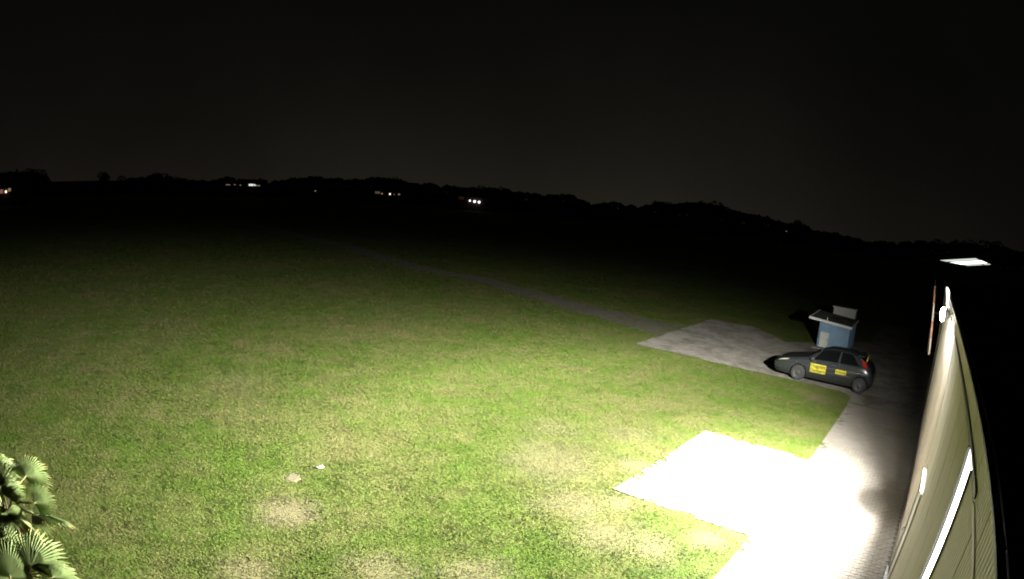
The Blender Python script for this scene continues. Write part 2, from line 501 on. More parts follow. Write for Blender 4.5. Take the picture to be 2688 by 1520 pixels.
P(MB().box(WALL_X - .012, WALL_X - .0055, -2.0, 3.725, 4.285, 4.320).build('cover_strip', M_sheet))
# personnel door
door = P(MB().box(WALL_X - .01, WALL_X + .03, 9.30, 10.36, .22, 2.13).build('door', M_doorleaf))
for e0 in (9.205, 10.365):
    f = MB().box(WALL_X - .04, WALL_X + .03, e0, e0 + .09, .215, 2.13).build('door_frame', M_doorleaf); f.parent = door
f = MB().prism([(WALL_X - .03, 2.14), (WALL_X + .03, 2.135), (WALL_X + .03, 2.19), (WALL_X - .03, 2.19)], 1, 9.21, 10.45).build('door_head', M_doorleaf); f.parent = door
f = MB().tube([(WALL_X - .045, 9.30, 2.205), (WALL_X - .045, 10.36, 2.205)], .013).build('door_head_glow', emit('glow_bar', (1, 1, .97), 4.0)); f.parent = door  # added glowing bar, stands in for floodlight on the door head
hd = MB().box(WALL_X - .018, WALL_X - .0105, 10.22, 10.27, 1.02, 1.22).tube([(WALL_X - .015, 10.245, 1.13), (WALL_X - .075, 10.245, 1.13), (WALL_X - .08, 10.13, 1.13)], .012)
hd.tube([(WALL_X - .015, 10.245, 1.05), (WALL_X - .04, 10.245, 1.05)], .018)
f = hd.build('door_handle', M_chrome); f.parent = door
f = MB().box(WALL_X - .085, WALL_X + .03, 9.21, 10.45, .18, .214).build('door_step', M_zinc); f.parent = door
# downpipe at the far corner + gutter + roof
P(MB().tube([(WALL_X - .055, 20.95, .1), (WALL_X - .055, 20.95, 4.5), (WALL_X - .08, 20.95, 4.70)], .04).build('downpipe', M_zinc, smooth=True))
GX = .592
M_gut = mat('dark_gutter', (.02, .02, .022), .6)
gp = [(GX - .025 * math.cos(t), 4.775 - .045 * math.sin(t)) for t in np.linspace(0, math.pi, 11)]
gi = [(GX - .022 * math.cos(t), 4.777 - .042 * math.sin(t)) for t in np.linspace(0, math.pi, 11)][::-1]
P(MB().prism([(a, b) for a, b in gp] + gi, 1, -2, WALL_END + .1).build('gutter', M_gut))
for y in np.arange(-1.5, 21, .9):
    P(MB().box(GX - .027, GX + .027, y, y + .02, 4.779, 4.782).build('gutter_bracket', M_gut))
RS = .13
rp = []
for k in range(46):
    x = .645 + k * .25
    z = 4.755 + (x - .645) * RS
    rp += [(x, z), (x + .13, z + .13 * RS), (x + .155, z + .155 * RS + .03), (x + .22, z + .22 * RS + .03)]
xe, ze = rp[-1]
P(MB().prism(rp + [(xe, ze - .08), (.645, 4.725)], 1, -3, WALL_END + .15).build('roof', M_roof))
P(MB().box(.620, .627, -3, WALL_END + .15, 4.74, 4.782).build('eave_flashing', mat('eave_flashing', (.45, .42, .36), .5, var=.1)))
P(MB().box(.72, 11.9, WALL_END - .2, WALL_END - .05, 0, 4.70).build('end_wall', M_roof))
P(MB().box(.50, .64, 1.05, 1.30, 4.80, 4.97).build('junction_box', M_sheet, bevel=.008))

# ------------------------------------------------------------------ floodlight under the eave
FL = Vector((.452, 13.8, 4.457))
flood = empty('floodlight', (WALL_X, 13.95, 4.45))
tag(flood, 'glaring white floodlight at the far end of the hangar eave', 'floodlight')
def PF(o):
    o.parent = flood; o.matrix_parent_inverse = Matrix.Translation((-WALL_X, -13.95, -4.45)); return o
M_house = mat('lamp_housing', (.10, .10, .10), .45, metal=.4)
hs = MB()
hs.prism([(.56, 4.55), (.575, 4.40), (.50, 4.33), (.455, 4.35), (.455, 4.57), (.50, 4.60)], 1, 13.55, 14.05)
PF(hs.build('housing', M_house, bevel=.006))
for k in range(5):
    PF(MB().box(.578, .60, 13.66 + k * .065, 13.672 + k * .065, 4.40, 4.53).build('cooling_fin', M_house))
# bulging glass of the lamp, enlarged to imitate its glare
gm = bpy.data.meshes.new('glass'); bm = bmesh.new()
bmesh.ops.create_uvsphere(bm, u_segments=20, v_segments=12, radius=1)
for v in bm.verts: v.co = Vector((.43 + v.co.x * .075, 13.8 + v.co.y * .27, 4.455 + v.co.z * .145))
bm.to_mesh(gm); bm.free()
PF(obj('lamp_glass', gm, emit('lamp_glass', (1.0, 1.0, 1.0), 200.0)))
PF(MB().tube([(.56, 13.8, 4.47), (.66, 13.8, 4.50), (.70, 13.8, 4.58)], .018).build('mounting_arm', M_house))
plate = [(.585, 4.55), (.53, 4.53), (.475, 4.74), (.425, 5.02), (.47, 5.01), (.525, 4.95), (.545, 4.80), (.552, 4.62)]
PF(MB().prism(plate, 1, 14.30, 14.33).build('reflector_plate', M_white))
PF(MB().box(.55, .70, 14.335, 14.36, 4.56, 4.62).build('plate_bracket', M_zinc))
ld = bpy.data.lights.new('flood_lamp', 'POINT')
ld.energy = 165000
ld.color = (1.0, .985, .93)
ld.shadow_soft_size = .10
ld.use_nodes = True
lt = ld.node_tree; lt.nodes.clear()
# photometric curve of an asymmetric area floodlight: most light thrown far out, little straight down
g = N(lt, 'ShaderNodeNewGeometry')
sp = N(lt, 'ShaderNodeSeparateXYZ'); lt.links.new(g.outputs['Incoming'], sp.inputs[0])
SGN = 1.0
dn = M(lt, 'MULTIPLY', sp.outputs[2], -SGN)
AZ = math.radians(37)
outc = M(lt, 'ADD', M(lt, 'MULTIPLY', sp.outputs[0], -SGN * math.cos(AZ)), M(lt, 'MULTIPLY', sp.outputs[1], -SGN * math.sin(AZ)))
hor = M(lt, 'SQRT', M(lt, 'MAXIMUM', M(lt, 'SUBTRACT', 1.0, M(lt, 'MULTIPLY', sp.outputs[2], sp.outputs[2])), 1e-4))
ca = M(lt, 'MULTIPLY_ADD', M(lt, 'DIVIDE', outc, hor), .63, .37)
ca = M(lt, 'POWER', M(lt, 'MAXIMUM', ca, .10), 1.35)
plane = M(lt, 'MULTIPLY', M(lt, 'DIVIDE', M(lt, 'MULTIPLY', sp.outputs[0], -SGN), hor), 2.2, clamp=True)   # the housing's edge cuts the beam at the wall plane
ca = M(lt, 'MULTIPLY', ca, M(lt, 'ADD', plane, .07))
rp_ = N(lt, 'ShaderNodeValToRGB'); cr = rp_.color_ramp
pts = [(0, 0), (.03, .0), (.045, .06), (.06, .16), (.075, .26), (.11, .42), (.17, .50), (.24, .64), (.31, .74), (.4, .40), (.5, .235), (.83, .17), (.93, .12), (.97, .05), (.985, .012), (1, .001)]
cr.elements[0].position, cr.elements[1].position = pts[0][0], pts[-1][0]
cr.elements[0].color = (pts[0][1],) * 3 + (1,); cr.elements[1].color = (pts[-1][1],) * 3 + (1,)
for a, b in pts[1:-1]:
    e = cr.elements.new(a); e.color = (b, b, b, 1)
lt.links.new(dn, rp_.inputs[0])
em = N(lt, 'ShaderNodeEmission'); lt.links.new(M(lt, 'MULTIPLY', rp_.outputs[0], ca), em.inputs['Strength'])
lo_ = N(lt, 'ShaderNodeOutputLight'); lt.links.new(em.outputs[0], lo_.inputs[0])
lobj = bpy.data.objects.new('flood_lamp', ld); C.objects.link(lobj); lobj.location = (.24, 13.8, 4.44)
PF(lobj)

# ------------------------------------------------------------------ second hangar beyond, dark, with a lit roof light
far = empty('far_hangar', (3.0, 44.0, 0))
tag(far, 'dark second hangar behind the first, only its glowing white roof panel showing', 'hangar')
def PX(o, root):
    o.parent = root; o.matrix_parent_inverse = Matrix.Translation(-root.location); return o
d1 = Vector((.176, .984, -.0143)).normalized()           # ridge direction
cx = Vector((.984, -.176, .205)).normalized()            # up the slope
Lp = Vector((.356, 40.0, 5.344))
nrm = cx.cross(d1).normalized()
if nrm.z < 0: nrm = -nrm
def rp3(a, b, h=0.0): return Lp + d1 * a + cx * b + nrm * h
def slab(a0, a1, b0, b1, h0, h1):
    m = MB()
    v = [tuple(rp3(a, b, h)) for h in (h0, h1) for b in (b0, b1) for a in (a0, a1)]
    m.v += v
    m.f += [(0, 2, 3, 1), (4, 5, 7, 6), (0, 1, 5, 4), (2, 6, 7, 3), (0, 4, 6, 2), (1, 3, 7, 5)]
    return m
SKL, SKW = 18.2, 2.75
PX(slab(-3.0, 30, -1.0, -.03, -.12, -.02).build('roof', M_roof), far)
PX(slab(-3.0, 30, SKW + .03, 9.5, -.12, -.02).build('roof', M_roof), far)
PX(slab(-3.0, -.03, -.03, SKW + .03, -.12, -.02).build('roof', M_roof), far)
PX(slab(SKL + .03, 30, -.03, SKW + .03, -.12, -.02).build('roof', M_roof), far)
M_sky = emit('lit_roof_window', (.97, 1.0, .97), 2.6)
for (a, b) in ((0, 4.2), (4.3, 13.3), (13.4, SKL)):
    PX(slab(a, b, 0, SKW, -.10, -.02).build('roof_window_pane', M_sky if a == 4.3 else emit('lit_roof_window_dim', (.95, 1.0, .90), .8)), far)
for a in (4.1, 13.2):
    PX(slab(a - .0, a + .3, -.02, SKW + .02, -.135, .05).build('roof_window_bar', M_rail), far)
PX(slab(12.6, SKL + .02, 1.98, 2.06, -.13, -.101).build('roof_window_bar', M_rail), far)
gw = [(rp3(-2.5, -.6).x, rp3(-2.5, -.6).y), (rp3(-2.5, 9).x, rp3(-2.5, 9).y), (rp3(29, 9).x, rp3(29, 9).y), (rp3(29, -.6).x, rp3(29, -.6).y)]
M_tar = mat('tarred_boards', (.012, .012, .012), 1.0, spec=0.0)
PX(MB().prism(gw, 2, 0, 4.75).build('wall', M_tar), far)
ga, gb_ = Vector((*gw[0], 0)), Vector((*gw[1], 0))
gd = Vector((d1.x, d1.y, 0)).normalized() * .12
PX(MB().prism([(ga.x, ga.y), (gb_.x, gb_.y), (gb_.x + gd.x, gb_.y + gd.y), (ga.x + gd.x, ga.y + gd.y)], 2, 4.753, 5.27).build('gable_screen', M_tar), far)  # added to screen off the lit wall top behind it

# ------------------------------------------------------------------ banded pole hung from a wall bracket past the lamp
post = empty('banded_pole', (.30, 16.5, 3.12))
tag(post, 'thin leaning pole with pale red bands beside the floodlight', 'pole')
M_pr, M_pw = mat('faded_red', (.52, .27, .19), .6, var=.15, scale=6), mat('faded_white', (.62, .50, .40), .6, var=.12, scale=6)
pb, pt = Vector((.306, 16.5, 3.12)), Vector((.158, 16.5, 4.86))
for k in range(4):
    a, b = pb.lerp(pt, k / 4 + .0005), pb.lerp(pt, (k + 1) / 4)
    PX(MB().tube([a, b], .027 - .001 * k).build('band', M_pr if k % 2 else M_pw, smooth=True), post)
PX(MB().tube([pt, pt + Vector((-.02, 0, .16))], .008).build('tip_rod', M_zinc), post)
PX(MB().tube([pb + Vector((-.06, 0, .02)), pb.lerp(pt, .38) + Vector((-.045, 0, 0))], .005).build('stay_rod', M_zinc), post)
PX(MB().tube([pb.lerp(pt, .62) + Vector((0, .03, 0)), (WALL_X - .01, 16.53, 4.2)], .012).build('wall_bracket', M_rail), post)

# ------------------------------------------------------------------ small blue tank house
shed = empty('tank_house', (-4.9, 32.6, 0))
tag(shed, 'small blue clad tank house with white edged flat roof behind the car', 'shed')
M_blue = mat('blue_cladding', (.22, .35, .50), .55, var=.12, scale=4, dirt=(.15, .24, .34), dscale=1.6, damt=.6)
M_hatch = mat('grey_hatch', (.60, .61, .54), .6, var=.1, scale=5)
M_felt = mat('roof_felt', (.085, .08, .065), .95, var=.35, scale=5, dirt=(.05, .07, .025), dscale=1.3, damt=.8, bump=.3)
SX0, SX1, SY0, SY1 = -5.72, -4.02, 31.42, 33.9
def cladding(a, b, fixed, axis, z0, z1, outward):
    n = max(1, round((b - a) / .12)); w = (b - a) / n
    for k in range(n):
        p0, p1 = a + k * w + .003, a + (k + 1) * w - .003
        t = .018 + .006 * (k % 2)
        lo_, hi_ = sorted((fixed, fixed + outward * t))
        bx = MB().box(p0, p1, lo_, hi_, z0, z1) if axis == 'x' else MB().box(lo_, hi_, p0, p1, z0, z1)
        PX(bx.build('board', M_blue), shed)
PX(MB().box(SX0 + .02, SX1 - .02, SY0 + .16, SY1 - .02, .02, 1.27).build('core_wall', M_blue), shed)
HX = -5.03
PX(MB().box(SX0 + .02, HX - .07, SY0 + .10, SY0 + .158, .9, 1.27).box(HX - .068, SX1 - .02, SY0 + .02, SY0 + .158, .02, 1.27).build('front_frame', M_blue), shed)
cladding(HX - .07, SX1, SY0 + .018, 'x', .05, 1.27, -1)
PX(MB().box(-5.66, -5.61, SY0 + .05, SY0 + .09, .05, .89).build('door_post', M_blue), shed)
PX(MB().box(-5.115, -5.10, SY0 + .03, SY0 + .09, .05, .89).build('door_post', M_blue), shed)
cladding(SX0, HX - .072, SY0 + .098, 'x', .90, 1.28, -1)
cladding(SY0 + .02, SY1, SX1 - .018, 'y', .05, 1.26, 1)
cladding(SY0 + .10, SY1, SX0 + .018, 'y', .05, 1.28, -1)
hatch = PX(MB().box(-5.60, -5.12, SY0 + .06, SY0 + .15, .06, .82).build('hatch_door', M_hatch, bevel=.01), shed)
k = MB().box(-5.19, -5.165, SY0 + .03, SY0 + .058, .40, .50).build('latch', M_rail); k.parent = hatch
PX(MB().box(-5.85, -5.0, SY0 - .42, SY0 + .05, .0, .05).build('concrete_step', M_kerb), shed)
def rq(x, y): return 1.49 + (x + 6.31) * (-.07) + (y - 31.4) * .038
def roofslab(x0, x1, y0, y1, h0, h1):
    m = MB()
    m.v += [(x, y, rq(x, y) + h) for h in (h0, h1) for y in (y0, y1) for x in (x0, x1)]
    m.f += [(0, 2, 3, 1), (4, 5, 7, 6), (0, 1, 5, 4), (2, 6, 7, 3), (0, 4, 6, 2), (1, 3, 7, 5)]
    return m
rf = PX(roofslab(-6.27, -3.96, 31.43, 34.0, -.10, -.02).build('roof', M_felt), shed)
for a in ((-6.33, -3.93, 31.385, 31.425), (-6.31, -6.275, 31.428, 34.03), (-3.955, -3.92, 31.428, 34.03)):
    b = roofslab(*a, -.115, .005).build('edge_board', M_white); b.parent = rf
b = MB().tube([(-5.35, 31.5, 1.40), (-5.35, 31.5, 1.56)], .03).build('vent_pipe', M_white); b.parent = rf
hose = []
for i in range(90):
    t = i / 89 * 5.2 * math.pi
    r_ = .36 - .03 * (t / 6)
    hose.append((-4.75 + math.cos(t) * r_ * 1.5 + .02 * t, 32.5 + math.sin(t) * r_, rq(-4.75, 32.5) + .02 + .012 * (i % 5)))
hose += [(-4.2, 32.9, 1.48), (-4.05, 33.3, 1.50)]
tag(MB().tube(hose, .022, 8).build('hose', mat('black_rubber', (.015, .015, .015), .6)), 'coiled black hose lying on the flat roof of the blue tank house', 'hose')

# grey electrical cabinet behind
cab = empty('electric_cabinet', (-5.05, 35.7, 0))
tag(cab, 'grey two door cabinet standing behind the blue tank house', 'cabinet')
M_cab = mat('grey_cabinet', (.52, .53, .47), .55, var=.08, scale=4)
PX(MB().box(-5.74, -4.36, 35.53, 36.0, 0, 1.70).build('body', M_cab), cab)
for a, b in ((-5.72, -5.08), (-5.02, -4.38)):
    dd = PX(MB().box(a, b, 35.49, 35.527, .08, 1.66).build('cabinet_door', M_cab, bevel=.008), cab)
    hh = MB().box(b - .09, b - .06, 35.468, 35.488, .8, 1.0).build('handle', M_rail); hh.parent = dd
PX(MB().box(-5.80, -4.30, 35.44, 36.06, 1.703, 1.76).build('cabinet_top', M_cab), cab)

# ------------------------------------------------------------------ car
CARY, NOSE = 24.42, -5.97
car = empty('hatchback_car', (NOSE + 2.15, CARY, 0))
tag(car, 'dark grey three door hatchback with yellow door signs parked side on', 'car')
def PC(o): return PX(o, car)
ST = [  # s, zb, belt, top, w_low, w_belt, w_roof
    (0.00, .36, .47, .53, .46, .48, .36), (0.07, .25, .55, .62, .62, .64, .50), (0.22, .20, .635, .71, .74, .745, .60),
    (0.45, .185, .70, .775, .81, .80, .66), (0.80, .18, .76, .85, .845, .825, .69), (1.20, .18, .82, .925, .85, .835, .69),
    (1.42, .18, .85, .985, .85, .838, .66), (1.65, .18, .87, 1.14, .85, .838, .60), (1.95, .18, .885, 1.315, .85, .838, .565),
    (2.25, .18, .90, 1.405, .85, .838, .555), (2.60, .18, .912, 1.432, .85, .838, .55), (3.00, .18, .925, 1.418, .85, .836, .55),
    (3.40, .18, .945, 1.355, .848, .832, .55), (3.70, .20, .965, 1.255, .845, .822, .56), (3.92, .24, .965, 1.11, .835, .80, .58),
    (4.08, .28, .90, .985, .81, .775, .62), (4.20, .31, .72, .79, .77, .745, .60), (4.27, .36, .54, .60, .69, .67, .52)]
STA = np.array(ST)
def cat(s):
    i = int(np.clip(np.searchsorted(STA[:, 0], s) - 1, 0, len(STA) - 2))
    a, b = STA[i], STA[i + 1]; h = b[0] - a[0]; t = (s - a[0]) / h
    m0 = (STA[i + 1] - STA[max(i - 1, 0)]) / (STA[i + 1][0] - STA[max(i - 1, 0)][0])
    m1 = (STA[min(i + 2, len(STA) - 1)] - a) / (STA[min(i + 2, len(STA) - 1)][0] - a[0])
    return (2 * t**3 - 3 * t**2 + 1) * a + (t**3 - 2 * t**2 + t) * h * m0 + (-2 * t**3 + 3 * t**2) * b + (t**3 - t**2) * h * m1
def ring(s):
    _, zb, be, to, wl, wb, wr = cat(s)
    g_ = to - be
    return [(0, zb), (wl * .86, zb), (wl - .025, zb + .07), (wl + .0, zb + (be - zb) * .42), (wl - .004, zb + (be - zb) * .72), (wb, be),
            (wb * .985 - .02, be + .045 * min(1, g_ / .2)), ((wb * .55 + wr * .45) - .012, be + g_ * .52), (wr + .01, be + g_ * .90), (wr - .06, to - g_ * .025), (wr * .45, to), (0, to + .006)]
NJ = 12
def pt_on(s, j, side, off=0.0):
    def raw(s, j):
        rr = ring(s); i = min(int(j), NJ - 2); t = j - i
        return Vector((s, rr[i][0] * (1 - t) + rr[i + 1][0] * t, rr[i][1] * (1 - t) + rr[i + 1][1] * t))
    p = raw(s, j)
    if off:
        ds = raw(min(s + .03, 4.26), j) - raw(max(s - .03, .01), j); dj = raw(s, min(j + .1, NJ - 1.001)) - raw(s, max(j - .1, 0))
        nn = ds.cross(dj).normalized()
        if nn.y * 1.0 + nn.z * .6 < 0: nn = -nn
        p = p + nn * off
    return Vector((NOSE + p.x, CARY - side * p.y, p.z))      # side +1 = the side towards the camera
ss = sorted(set(np.round(np.concatenate([np.linspace(0, 4.27, 60), STA[:, 0]]), 3)))
bv, bf = [], []
full = 2 * NJ - 2
for s in ss:
    for k in range(full):
        if k < NJ: bv.append(tuple(pt_on(s, min(k, NJ - 1 - 1e-6), 1)))
        else: bv.append(tuple(pt_on(s, full - k, -1)))
for i in range(len(ss) - 1):
    for k in range(full):
        k2 = (k + 1) % full
        bf.append((i * full + k, i * full + k2, (i + 1) * full + k2, (i + 1) * full + k))
bf.append(tuple(range(full))[::-1]); bf.append(tuple((len(ss) - 1) * full + k for k in range(full)))
bm_ = MB(); bm_.v, bm_.f = bv, bf
M_paint = mat('dark_grey_car_paint', (.030, .034, .035), .22, metal=.35, var=.12, scale=2.0, dirt=(.065, .063, .055), dscale=2.2, damt=.35, coat=.9)
M_black = mat('black_plastic', (.014, .014, .015), .55)
M_glass = mat('dark_car_glass', (.003, .004, .004), .04, spec=.35)
M_tyre = mat('tyre_rubber', (.022, .022, .022), .8, bump=.2, bscale=60)
M_rim = mat('dull_wheel_cover', (.05, .05, .049), .5, metal=.3, var=.15, scale=12)
M_yel = mat('yellow_sign', (.44, .385, .022), .45, var=.03)
M_ink = mat('black_lettering', (.012, .012, .012), .5)
body_me = bm_.mesh('body_raw')
body_me.polygons.foreach_set('use_smooth', [True] * len(body_me.polygons))
body_raw = bpy.data.objects.new('body_raw', body_me); C.objects.link(body_raw)
AX_F, AX_R = 1.12, 3.745
cutm = MB()
for s in (AX_F, AX_R):
    for sd in (1, -1):
        n = 40
        poly = [(NOSE + s + .345 * math.cos(2 * math.pi * k / n), .305 + .345 * math.sin(2 * math.pi * k / n)) for k in range(n)]
        y0, y1 = sorted((CARY - sd * 1.0, CARY - sd * .58))
        o_ = len(cutm.v)
        cutm.v += [(x, y0, z) for x, z in poly] + [(x, y1, z) for x, z in poly]
        cutm.f += [(o_ + i, o_ + (i + 1) % n, o_ + n + (i + 1) % n, o_ + n + i) for i in range(n)]
        cutm.f += [tuple(o_ + i for i in reversed(range(n))), tuple(o_ + n + i for i in range(n))]
cut_o = bpy.data.objects.new('cut', cutm.mesh('cut')); C.objects.link(cut_o)
bo = body_raw.modifiers.new('b', 'BOOLEAN'); bo.operation = 'DIFFERENCE'; bo.object = cut_o; bo.solver = 'EXACT'
dg = bpy.context.evaluated_depsgraph_get()
final = bpy.data.meshes.new_from_object(body_raw.evaluated_get(dg))
bpy.data.objects.remove(body_raw); bpy.data.objects.remove(cut_o)
final.name = 'body'
PC(obj('body', final, M_paint))
def patch(name, front, rear, j0, j1, side, m, off=.006, na=14, nb=6):
    """glass or lamp patch following the body surface; front/rear give s at the lower and upper edge"""
    mb = MB()
    for b in range(nb + 1):
        v = b / nb
        f0 = front[0] + (front[1] - front[0]) * v; r0 = rear[0] + (rear[1] - rear[0]) * v
        for a in range(na + 1):
            mb.v.append(tuple(pt_on(f0 + (r0 - f0) * a / na, j0 + (j1 - j0) * v, side, off)))
    for b in range(nb):
        for a in range(na):
            i = b * (na + 1) + a
            mb.f.append((i, i + 1, i + na + 2, i + na + 1))
    return PC(mb.build(name, m, smooth=True))
for sd in (1, -1):
    patch('side_window', (1.62, 2.0), (2.70, 2.72), 6.15, 8.25, sd, M_glass)
    patch('rear_quarter_window', (2.78, 2.80), (3.62, 3.22), 6.15, 8.25, sd, M_glass)
    patch('tail_light', (3.80, 3.62), (3.99, 3.84), 5.9, 8.2, sd, mat('red_tail_light', (.30, .018, .014), .15, spec=.6), .010)
    patch('headlight', (.20, .40), (.56, .66), 5.05, 6.6, sd, mat('headlight_glass', (.42, .42, .30), .12, spec=.7), .008)
    patch('indicator_lamp', (.58, .60), (.66, .66), 5.2, 5.8, sd, mat('amber_lens', (.5, .22, .02), .2), .009, 3, 2)
    patch('rub_strip', (1.55, 1.55), (3.35, 3.35), 3.18, 3.42, sd, M_black, .012)
    for s in (1.52, 2.76):                                   # door shut lines
        patch('door_gap', (s, s), (s + .014, s + .014), 2.1, 6.0, sd, M_ink, .0035, 1, 12)
    patch('sill', (1.50, 1.50), (3.38, 3.38), 1.3, 2.1, sd, M_black, .006, 10, 2)
    hdl = patch('door_handle', (2.45, 2.45), (2.66, 2.66), 4.75, 4.95, sd, M_black, .03, 4, 2)
    # mirror
    q = pt_on(1.62, 6.1, sd)
    mm = MB(); mm.prism([(q.x - .02, q.z - .02), (q.x + .10, q.z), (q.x + .12, q.z + .10), (q.x + .06, q.z + .14), (q.x - .04, q.z + .08)], 1, *sorted((q.y - sd * .015, q.y - sd * .19)))
    PC(mm.build('door_mirror', M_black, bevel=.015))
    # bumpers' lower lips are dark plastic
    patch('front_bumper_lip', (.03, .03), (.76, .76), 1.2, 2.6, sd, M_black, .006, 12, 3)
    patch('rear_bumper_lip', (4.09, 4.09), (4.265, 4.265), 1.2, 2.9, sd, M_black, .006, 8, 3)
patch('windscreen', (1.46, 1.46), (1.98, 1.98), 9.02, 10.99, 1, M_glass, .006)
patch('windscreen', (1.46, 1.46), (1.98, 1.98), 9.02, 10.99, -1, M_glass, .006)
patch('rear_window', (3.50, 3.50), (3.90, 3.90), 9.02, 10.99, 1, M_glass, .006)
patch('rear_window', (3.50, 3.50), (3.90, 3.90), 9.02, 10.99, -1, M_glass, .006)
PC(MB().box(NOSE + 3.46, NOSE + 3.72, CARY - .50, CARY + .50, 1.345, 1.375).build('roof_spoiler', M_paint, bevel=.01))
pl = PC(MB().box(NOSE + 3.83, NOSE + 3.85, CARY - .36, CARY + .36, 1.10, 1.36).build('rear_sign', M_yel))
PC(MB().box(NOSE - .012, NOSE - .002, CARY - .26, CARY + .26, .36, .47).build('number_plate', mat('plate_white', (.7, .7, .68), .5)))
PC(MB().box(NOSE + .10, NOSE + 4.1, CARY - .52, CARY + .52, .16, .30).build('underbody', M_black))
def lathe_y(prof, cx_, cz_, cy_, sd, seg=36):
    m = MB()
    for k in range(seg):
        t = 2 * math.pi * k / seg
        for (r_, d) in prof:
            m.v.append((cx_ + r_ * math.cos(t), cy_ - sd * d, cz_ + r_ * math.sin(t)))
    n = len(prof)
    for k in range(seg):
        k2 = (k + 1) % seg
        for i in range(n - 1):
            m.f.append((k * n + i, k * n + i + 1, k2 * n + i + 1, k2 * n + i))
    return m
for s in (AX_F, AX_R):
    for sd in (1, -1):
        cyw = CARY - sd * .655
        ty = PC(lathe_y([(.20, 0), (.26, -.0), (.30, .015), (.305, .04), (.305, .15), (.298, .175), (.26, .190), (.215, .186), (.20, .17)], NOSE + s, .306, cyw, sd).build('wheel', M_tyre, smooth=True))
        rim = lathe_y([(.0, .165), (.05, .168), (.06, .160), (.13, .150), (.185, .165), (.213, .182), (.213, .10)], NOSE + s, .306, cyw, sd, 30).build('rim', M_rim, smooth=True)
        rim.parent = ty
        for k in range(7):
            t = 2 * math.pi * k / 7
            a, b = Vector((math.cos(t), 0, math.sin(t))), Vector((-math.sin(t), 0, math.cos(t)))
            cen = Vector((NOSE + s, cyw - sd * .163, .306))
            m = MB(); m.v = [tuple(cen + a * r_ + b * w_ + Vector((0, -sd * d_, 0))) for r_, w_ in ((.06, .028), (.06, -.028), (.18, -.018), (.18, .018)) for d_ in (0, .012)]
            m.f = [(0, 2, 4, 6), (1, 7, 5, 3), (0, 1, 3, 2), (2, 3, 5, 4), (4, 5, 7, 6), (6, 7, 1, 0)]
            sp_ = m.build('spoke', M_rim); sp_.parent = ty
    PC(MB().box(NOSE + s - .04, NOSE + s + .04, CARY - .56, CARY + .56, .26, .34).build('axle', M_black))
# magnetic signs on the side towards the camera
def sign(x0, x1, z0, z1, lines, size):
    y = CARY - .872
    b = PC(MB().box(x0, x1, y, y + .02, z0, z1).build('door_sign', M_yel))
    n = len(lines)
    for i, tx in enumerate(lines):
        cu = bpy.data.curves.new('lettering', 'FONT'); cu.body = tx; cu.size = size; cu.align_x = 'CENTER'; cu.align_y = 'CENTER'
        cu.offset = size * .02; cu.extrude = .001; cu.space_character = 1.06
        to_ = bpy.data.objects.new('lettering', cu); C.objects.link(to_)
        dg = bpy.context.evaluated_depsgraph_get(); dg.update()
        me = bpy.data.meshes.new_from_object(to_.evaluated_get(dg)); bpy.data.objects.remove(to_)
        xsz = max(v.co.x for v in me.vertices) - min(v.co.x for v in me.vertices)
        fx = min(1.0, (x1 - x0) * .93 / xsz)
        for v in me.vertices:
            v.co = Vector(((x0 + x1) / 2 + v.co.x * fx, y - .003 - v.co.z, z1 - (z1 - z0) * (i + .5) / n + v.co.y))
        l = obj('lettering', me, M_ink); PX(l, car); w = l.matrix_world.copy(); l.parent = b; l.matrix_parent_inverse = Matrix.Identity(4)
sign(-4.36, -3.71, .46, .80, ['Flugplatz', 'Dankern'], .185)
sign(-3.30, -2.85, .59, .76, ['Achtung'], .14)

# ------------------------------------------------------------------ fan palms
M_frond = None
def frond_mat():
    m = bpy.data.materials.new('palm_leaf'); m.use_nodes = True
    t = m.node_tree; p = t.nodes['Principled BSDF']
    at = N(t, 'ShaderNodeAttribute'); at.attribute_name = 'radial'
    g = N(t, 'ShaderNodeNewGeometry')
    n = N(t, 'ShaderNodeTexNoise'); n.inputs['Scale'].default_value = 14; t.links.new(g.outputs['Position'], n.inputs['Vector'])
    oi = N(t, 'ShaderNodeObjectInfo')
    c = MIX(t, n.outputs[0], (.13, .19, .06), (.25, .31, .115))
    c = MIX(t, M(t, 'MULTIPLY_ADD', at.outputs['Fac'], 6.0, -5.0 , clamp=True), c, (.36, .28, .09))
    c = MIX(t, M(t, 'MULTIPLY_ADD', at.outputs['Fac'], -8.0, 1.0, clamp=True), c, (.30, .32, .14))
    t.links.new(c, p.inputs['Base Color'])
    p.inputs['Roughness'].default_value = .32; p.inputs['Specular IOR Level'].default_value = .6
    return m
M_frond = frond_mat()
M_petiole = mat('palm_petiole', (.22, .24, .08), .5, var=.15, scale=9)
M_fibre = mat('palm_trunk_fibre', (.10, .07, .04), .95, var=.35, scale=25, bump=.8, bscale=45)
